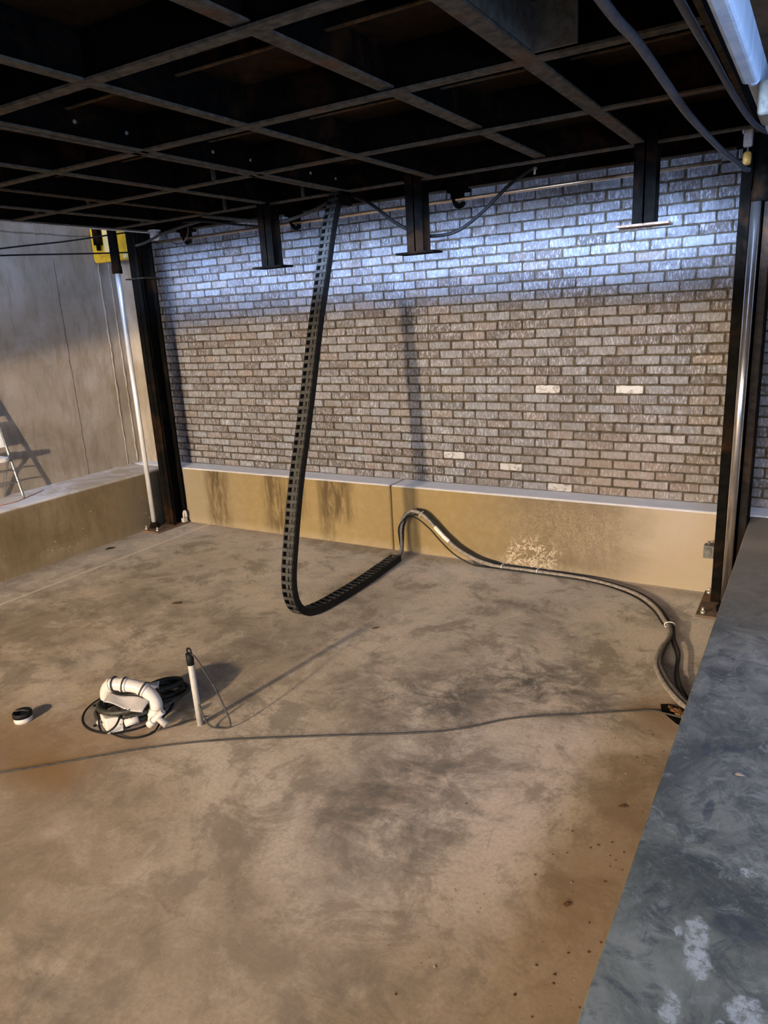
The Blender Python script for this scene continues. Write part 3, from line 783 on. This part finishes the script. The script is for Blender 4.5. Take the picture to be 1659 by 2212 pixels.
def coil(cx, cy, z0, r0, turns, dz, rt, name, label, mat, ribs=True, jit=.012, seed=1, sx=1., sy=1., rot=0., n=60):
    rng = random.Random(seed); pts = []
    N = int(turns*26)
    ph = [rng.uniform(0, 6.28) for _ in range(4)]
    for i in range(N + 1):
        a = 2*PI*i/26; rr = r0 + jit*math.sin(a*.37 + ph[0]) + jit*.7*math.sin(a*.81 + ph[1])
        x = rr*math.cos(a)*sx; y = rr*math.sin(a)*sy
        pts.append((cx + x*math.cos(rot) - y*math.sin(rot), cy + x*math.sin(rot) + y*math.cos(rot), z0 + dz*i/26 + .016*math.sin(a*.53 + ph[2]) + .014))
    P = spline(pts, 4)
    R = [rt*(1 if not ribs or k % 2 else .80) for k in range(len(P))]
    o = MB().tube(P, R, 8).build(name, mat, None); return tag(o, label, 'hose' if ribs else 'cord')
coil(1.075, -2.985, .012, .135, 4.3, .021, .0155, 'corrugated_hose', 'black corrugated hose coiled in a heap on the sump lid', M['rubber_coil'], seed=2, sx=1.05, sy=.9, rot=.5, jit=.02)
coil(1.12, -2.77, .012, .085, 3.4, .022, .0145, 'corrugated_hose', 'black corrugated hose coil lying behind the white pipe arch', M['rubber_coil'], seed=5, sx=1.2, sy=.8, rot=.8, jit=.016)

# white pipe arch
t = thing('drain_pipe', (1.1, -2.95, .02), 'thick white plastic pipe bent in an arch over the coiled hose', 'pipe')
arch = spline([(1.007, -3.056, 0.142), (1.019, -3.058, 0.185), (1.044, -3.054, 0.218), (1.08, -3.042, 0.23), (1.139, -3.017, 0.225), (1.196, -2.992, 0.213), (1.246, -2.974, 0.182), (1.276, -2.966, 0.134), (1.279, -2.973, 0.089), (1.271, -2.987, 0.057)], 8)
MB().tube(arch, .034, 20).build('pipe', M['white_pvc'], t)
for i0, i1 in ((17, 21), (28, 33), (41, 46), (62, 66)):
    MB().tube(arch[i0:i1], .0375, 20).build('coupling', M['white_pvc'], t)
for i0 in (23, 30, 43):
    q = arch[i0]; T = (arch[i0+1] - arch[i0-1]).normalized(); A = T.orthogonal().normalized(); B = T.cross(A)
    tag(MB().tube([q + (A*math.cos(k*PI/12) + B*math.sin(k*PI/12))*.039 for k in range(25)], .004, 6, caps=False).build('wire_tie', M['rubber_grey'], t), 'grey wire wrapped round the pipe')
m = MB(); m.tube([arch[-2], arch[-1], (1.293, -3.014, 0.051)], [.031, .029, .026], 16); m.build('outlet', M['white_pvc'], t)
# tee fitting lying at the pipe end
t = thing('pipe_fitting', (1.29, -2.99, 0), 'white pipe tee fitting lying at the mouth of the arched pipe', 'fitting')
f0, f1 = Vector((1.287, -3.036, 0.039)), Vector((1.358, -2.993, 0.114))
MB().cyl(f0, f1, .016, 16).build('barrel', M['white_pvc'], t)
MB().cyl(f0, f0.lerp(f1, .3), .021, 16).build('socket', M['white_pvc'], t)
m = MB(); g0 = f0.lerp(f1, .55); m.cyl(g0, g0 + Vector((.055, .012, -.035)), .014, 14, 0, .02); m.build('branch', M['grey_pvc'], t)
# frosted sheet
m = MB(); NX, NY = 14, 8
c00, c10, c11, c01 = Vector((1.052, -3.114, 0.165)), Vector((1.271, -3.055, 0.124)), Vector((1.274, -2.999, 0.162)), Vector((1.052, -3.059, 0.182))
vs = []
for j in range(NY + 1):
    for i in range(NX + 1):
        u, v = i/NX, j/NY; p = c00.lerp(c10, u).lerp(c01.lerp(c11, u), v); p.z += .007*math.sin(u*7 + v*3) - .010*math.sin(PI*v)*.6 - (.010*(1 - v)**3 if v < .4 else 0); vs.append(p)
m.add(vs, [(j*(NX+1)+i, j*(NX+1)+i+1, (j+1)*(NX+1)+i+1, (j+1)*(NX+1)+i) for j in range(NY) for i in range(NX)], 0, True)
o = m.build('plastic_sheet', M['sheet'], None); s_ = o.modifiers.new('thick', 'SOLIDIFY'); s_.thickness = .003
tag(o, 'crumpled frosted plastic sheet resting under the white pipe arch', 'plastic sheet')
m = MB(); a_, b_, c_, d_ = (1.139, -2.892, 0.17), (1.188, -2.864, 0.181), (1.175, -2.87, 0.131), (1.156, -2.881, 0.141)
m.add([a_, b_, c_, d_] + [(p[0]+.006, p[1]+.01, p[2]) for p in (a_, b_, c_, d_)], [(0,1,2,3),(7,6,5,4),(0,4,5,1),(1,5,6,2),(2,6,7,3),(3,7,4,0)])
tag(m.build('plastic_flap', M['sheet'], None), 'pointed corner of pale plastic sticking up behind the pipe arch', 'plastic sheet')
# white box in front of the coil
t = thing('float_switch_box', (1.10, -3.13, 0), 'small white box with faceted front tipped against the hose coil', 'box')
m = MB()
pA = [(1.02,-3.125,.085),(1.10,-3.155,.09),(1.165,-3.09,.085),(1.08,-3.06,.095)]
pB = [(1.045,-3.145,.03),(1.115,-3.165,.008),(1.17,-3.105,.012),(1.09,-3.07,.02)]
m.add(pA + pB, [(0,1,2,3),(7,6,5,4),(0,4,5,1),(1,5,6,2),(2,6,7,3),(3,7,4,0)]); m.build('box_body', M['white_pvc'], t, .006)
m = MB(); m.cyl((1.02,-3.14,.04), (1.045,-3.135,.05), .014, 12); m.build('knob', M['white_pvc'], t)
m = MB(); m.cyl((1.17,-3.09,.05), (1.215,-3.04,.06), .022, 14); m.build('cable_gland', M['white_pvc'], t)
def cord(pts, r, label, mat='rubber'): return rope('power_cord', pts, r, M[mat], label, 'cord', 'cords round the sump')
cord([(1.03,-3.14,.075),(1.06,-3.165,.04),(1.12,-3.185,.03),(1.165,-3.15,.06),(1.16,-3.105,.095),(1.13,-3.08,.10)], .0055, 'black cord looped round the small white box')
cord([(1.125,-3.15,.012),(1.19,-3.15,.010),(1.25,-3.135,.008),(1.30,-3.09,.007),(1.315,-3.03,.007),(1.295,-2.97,.02),(1.29,-2.92,.05)], .005, 'black cord curving round on the floor in front of the white tee')
cord([(1.245,-2.99,.09),(1.30,-2.95,.10),(1.31,-2.88,.10),(1.29,-2.78,.09),(1.22,-2.70,.05),(1.12,-2.68,.02)], .0065, 'grey cord passing round the right end of the pipe arch', 'rubber_grey')
cord([(1.30,-3.05,.006),(1.36,-2.96,.006),(1.42,-2.86,.006),(1.46,-2.80,.006)], .004, 'thin cord trailing on the floor toward the upright pipe', 'rubber_grey')

# small capped stub
t = thing('floor_drain_cap', (.555, -3.27, 0), 'short white pipe stub with black cap at the left of the floor', 'pipe cap')
m = MB(); m.lathe((.555, -3.27, 0), [(.046, 0), (.048, .01), (.046, .03), (.042, .034)], 24); m.build('stub', M['white_pvc'], t)
m = MB(); m.lathe((.555, -3.27, .03), [(.05, 0), (.05, .022), (.046, .026), (.040, .026), (.038, .01), (.01, .01)], 24); m.build('cap', M['rubber'], t)
m = MB(); m.tube([(.52,-3.29,.058),(.555,-3.27,.064),(.59,-3.25,.058)], .004, 6); m.build('cap_strap', M['rubber_grey'], t)

# upright pipe stub with cord
t = thing('pipe_stub', (1.483, -2.87, 0), 'thin grey upright pipe with taped black top standing on the floor', 'pipe')
MB().tube([(1.483,-2.87,0),(1.475,-2.868,.2),(1.468,-2.866,.375)], .0165, 16).build('pipe', M['grey_pvc'], t)
m = MB(); m.tube([(1.469,-2.866,.345),(1.468,-2.866,.38),(1.466,-2.866,.408)], [.0185,.020,.017], 14); m.tube(spline([(1.455,-2.866,.40),(1.452,-2.86,.428),(1.475,-2.862,.43),(1.482,-2.866,.41)], 5), .005, 6)
tag(m.build('tape', M['rubber'], t), 'black tape round the top')
cord([(1.474,-2.866,.41),(1.50,-2.855,.385),(1.545,-2.85,.315),(1.60,-2.84,.215),(1.64,-2.835,.12),(1.66,-2.83,.05),(1.65,-2.83,.008),(1.60,-2.86,.006),(1.555,-2.875,.02),(1.525,-2.88,.07),(1.505,-2.878,.13)], .0045, 'thin dark cord drooping from the top of the upright pipe', 'rubber_grey')

# ------------------------------------------------------------------ hoses under the platform
def ribbed(pts, r, label, mat):
    P = resample(spline(pts, 10), .009); R = [r*(1 if k % 2 else .82) for k in range(len(P))]
    o = MB().tube(P, R, 10).build('corrugated_hose', mat, None); return tag(o, label, 'hose')
ribbed([(3.56,-4.3,2.80),(3.563,-3.126,2.75),(3.568,-2.729,2.75),(3.584,-2.1,2.707),(3.567,-1.6,2.728),(3.568,-1.1,2.737),(3.587,-.8,2.726),(3.612,-.58,2.716),(3.645,-.43,2.692),(3.672,-.372,2.685)], .0145,
       'corrugated hose nearest the camera, sagging to the right column', M['hose_blue'])
ribbed([(3.69,-4.0,2.80),(3.70,-2.9,2.79),(3.697,-2.2,2.812),(3.69,-1.45,2.838),(3.705,-.85,2.846),(3.742,-.5,2.85),(3.80,-.40,2.85)], .0125,
       'corrugated hose along the platform edge beside the pale beam', M['hose_blue'])
rope('air_hose', [(1.08,-.42,2.855),(1.204,-.40,2.794),(1.389,-.40,2.656),(1.518,-.40,2.584),(1.663,-.40,2.53),(1.878,-.40,2.539),(2.068,-.40,2.637),(2.266,-.40,2.783),(2.40,-.40,2.852),(2.434,-.40,2.862)], .012, M['rubber'],
     'black hose drooping behind the middle hanging leg', 'hose')
m = MB(); m.cyl((2.437,-.40,2.825),(2.437,-.40,2.868),.007,8); m.box(2.425,2.45,-.41,-.39,2.853,2.866)
tag(m.build('hose_clip', M['zinc'], None), 'small bright clip under the platform holding the drooping hose', 'clip')
rope('air_hose', [(1.0,-.45,2.86),(.897,-.45,2.845),(.656,-.45,2.782),(.43,-.46,2.753),(.201,-.48,2.775),(-.033,-.55,2.815),(-.26,-.6,2.855)], .013, M['rubber_grey'],
     'dusty hose sagging left from the chain top past the left leg', 'hose')
rope('air_hose', [(.70,-.40,2.80),(.45,-.41,2.765),(.20,-.41,2.75),(.06,-.40,2.762),(-.277,-.40,2.82),(-.433,-.45,2.845),(-.60,-.48,2.852)], .009, M['rubber'],
     'thinner black hose sagging just below the dusty one', 'hose')
rope('control_cable', [(-.45,-.42,2.85),(-.62,-.38,2.845),(-.85,-.34,2.83),(-1.046,-.30,2.815),(-1.20,-.27,2.79),(-1.355,-.25,2.765),(-1.47,-.24,2.755)], .012, M['rubber_grey'],
     'grey cable descending from the platform to the left column', 'cable')
rope('control_cable', [(-.80,-.22,2.85),(-.84,-.2,2.79),(-.92,-.18,2.74),(-1.02,-.18,2.735),(-1.1,-.2,2.79),(-1.11,-.2,2.85)], .006, M['rubber_grey'],
     'thin cable loop hanging under the platform by the left column', 'cable')
m = MB(); m.lathe((-1.25,-.2,2.78), [(.0,0),(.03,.004),(.045,.03),(.042,.07),(.03,.085)], 18); m.box(-1.29,-1.21,-.24,-.16,2.86,2.872)
tag(m.build('lamp_housing', M['light_box'], None), 'small pale plastic housing under the platform corner beside left column', 'housing')

# ------------------------------------------------------------------ folding chair at the left edge (mostly out of frame)
t = thing('folding_chair', (-2.0, -1.7, H), 'white folding chair with grey tube legs on the left ledge', 'chair')
CW = .50; CY = -1.487
def bar(pts, r=.0125, nm='leg'): return MB().tube(spline(pts, 6), r, 12).build(nm, M['chair_tube'], t)
def fx(z): return -1.972 - .245*(z/.98)      # front leg leans back toward the wall as it rises
for y in (CY, CY - CW):
    bar([(fx(0), y, H + .004), (fx(.3), y, H + .3), (fx(.6), y, H + .6), (fx(.98), y, H + .98)])
    yi = y + (-.02 if y == CY else .02)
    bar([(-2.235, yi, H + .004), (-2.15, yi, H + .22), (-2.05, yi, H + .39)])
for z in (.15, .255):
    x = fx(z)
    bar([(x, CY, H + z), (x + .02, CY - .12, H + z + .022), (x + .028, CY - CW/2, H + z + .03), (x + .02, CY - CW + .12, H + z + .022), (x, CY - CW, H + z)], .008, 'stretcher')
m = MB(); sp = rrect(-2.19, -1.86, CY - CW + .09, CY - .10, .08, 6)
n = len(sp); m.add([(x, y, H + .375 + (.0 if x > -1.95 else .015)) for x, y in sp] + [(x, y, H + .42 + .01*math.sin((x + 1.8)*8)) for x, y in sp], [tuple(range(n))[::-1], tuple(range(n, 2*n))] + [(i, (i+1) % n, (i+1) % n + n, i + n) for i in range(n)])
tag(m.build('seat', M['chair_white'], t, .01), 'white resin seat')
m = MB()
def backp(z0, z1, r):
    m.add([(fx(z0) - .004, CY - CW + .012, H + z0), (fx(z0) - .004, CY - .012, H + z0), (fx(z1) - .004, CY - .012, H + z1), (fx(z1) - .004, CY - CW + .012, H + z1),
           (fx(z0) + .014, CY - CW + .012, H + z0), (fx(z0) + .014, CY - .012, H + z0), (fx(z1) + .014, CY - .012, H + z1), (fx(z1) + .014, CY - CW + .012, H + z1)],
          [(0,3,2,1),(4,5,6,7),(0,1,5,4),(1,2,6,5),(2,3,7,6),(3,0,4,7)])
backp(.73, .97, 0)
tag(m.build('backrest', M['chair_white'], t, .006), 'white resin backrest')
m = MB(); backp(.47, .68, 0)
m.build('lumbar_panel', M['chair_white'], t, .006)
rope('red_wire', [(-1.90,-2.4,H+.004),(-1.93,-1.9,H+.004),(-1.92,-1.62,H+.004),(-1.945,-1.53,H+.004),(-2.0,-1.40,H+.004),(-2.1,-1.2,H+.004)], .003, M['red'], 'thin red wire lying along the left ledge by the chair foot', 'wire')

# ------------------------------------------------------------------ camera
r = Vector((.8584763401740524, .5099220716718803, -.05475266370892359))
u = Vector((-.09207510529638818, .25827189309375304, .9616744793444547))
f = Vector((-.5045201168893305, .8205334301901579, -.26867143799509))
cam = bpy.data.cameras.new('camera'); co = bpy.data.objects.new('camera', cam); COL.objects.link(co)
mw = Matrix((r, u, -f)).transposed().to_4x4(); mw.translation = Vector((4.1129, -5.185, 2.0376)); co.matrix_world = mw
cam.sensor_fit = 'HORIZONTAL'; cam.sensor_width = 36.; cam.lens = 1549.1/1659*36.; cam.clip_start = .02
SC.camera = co

# ------------------------------------------------------------------ light
def aim(o, tgt):
    d = (Vector(tgt) - o.location).normalized(); o.rotation_euler = d.to_track_quat('-Z', 'Y').to_euler()
def spot(name, loc, tgt, power, col, ang, blend, size):
    l = bpy.data.lights.new(name, 'SPOT'); l.energy = power; l.color = col; l.spot_size = math.radians(ang); l.spot_blend = blend; l.shadow_soft_size = size
    o = bpy.data.objects.new(name, l); COL.objects.link(o); o.location = loc; aim(o, tgt); return o
def area(name, loc, tgt, power, col, sx, sy, spread=180):
    l = bpy.data.lights.new(name, 'AREA'); l.shape = 'RECTANGLE'; l.size = sx; l.size_y = sy; l.energy = power; l.color = col; l.spread = math.radians(spread)
    o = bpy.data.objects.new(name, l); COL.objects.link(o); o.location = loc; aim(o, tgt); return o
WARM = (1., .77, .53); COOL = (.42, .60, 1.)
# work lamp on a low stand behind: long shadows across the floor, cut-off above
wl = spot('work_lamp', (1.0, -6.62, 1.53), (1.0, -6.62 + .2588, 1.53 - .9659), 46, WARM, 161, .04, .07)
wl.data.use_nodes = True; nt = wl.data.node_tree
em = [n for n in nt.nodes if n.type == 'EMISSION'][0]; fo = nt.nodes.new('ShaderNodeLightFalloff'); fo.inputs[0].default_value = 1.
nt.links.new(fo.outputs['Constant'], em.inputs['Strength'])
# broad warm fill added far behind to even out the floor
area('warm_fill', (2.2, -20., 4.0), (1.4, 0, .8), 3100, (1., .86, .70), 7., 2.)
# unseen cool strips added to make the bluish band high on the bricks
for a in (-36, -22, -8, 8, 22, 36):
    dx = 7.1*math.tan(math.radians(a))
    area('band_fill', (1.2 + dx, -6.9, 2.52), (1.2, .23, 2.42), 62/6/math.cos(math.radians(a)), COOL, 5.6, .08, 6)
# cool lamps: two added by the slab, one upstairs shining down the platform gaps
area('beam_fill', (5.9, -4.4, 1.9), (3.8, -2.4, 1.4), 100, COOL, 1.4, 1.0)  # added fill that brightens the pale beam
spot('slab_fill', (5.3, -2.2, 2.5), (4.06, -2.55, .588), 120, (.5, .55, 1.), 46, 1., .25)  # added for the bluish patch on the slab top
area('upper_light', (1.2, -2.6, 7.), (1.2, -2.6, 0), 600, COOL, 7., 7.)
w = bpy.data.worlds.new('world'); SC.world = w; w.use_nodes = True
bg = w.node_tree.nodes['Background']; bg.inputs[0].default_value = (.85, .88, 1., 1); bg.inputs[1].default_value = .05
SC.view_settings.view_transform = 'Standard'; SC.view_settings.look = 'None'; SC.view_settings.exposure = 0.; SC.view_settings.gamma = 1.
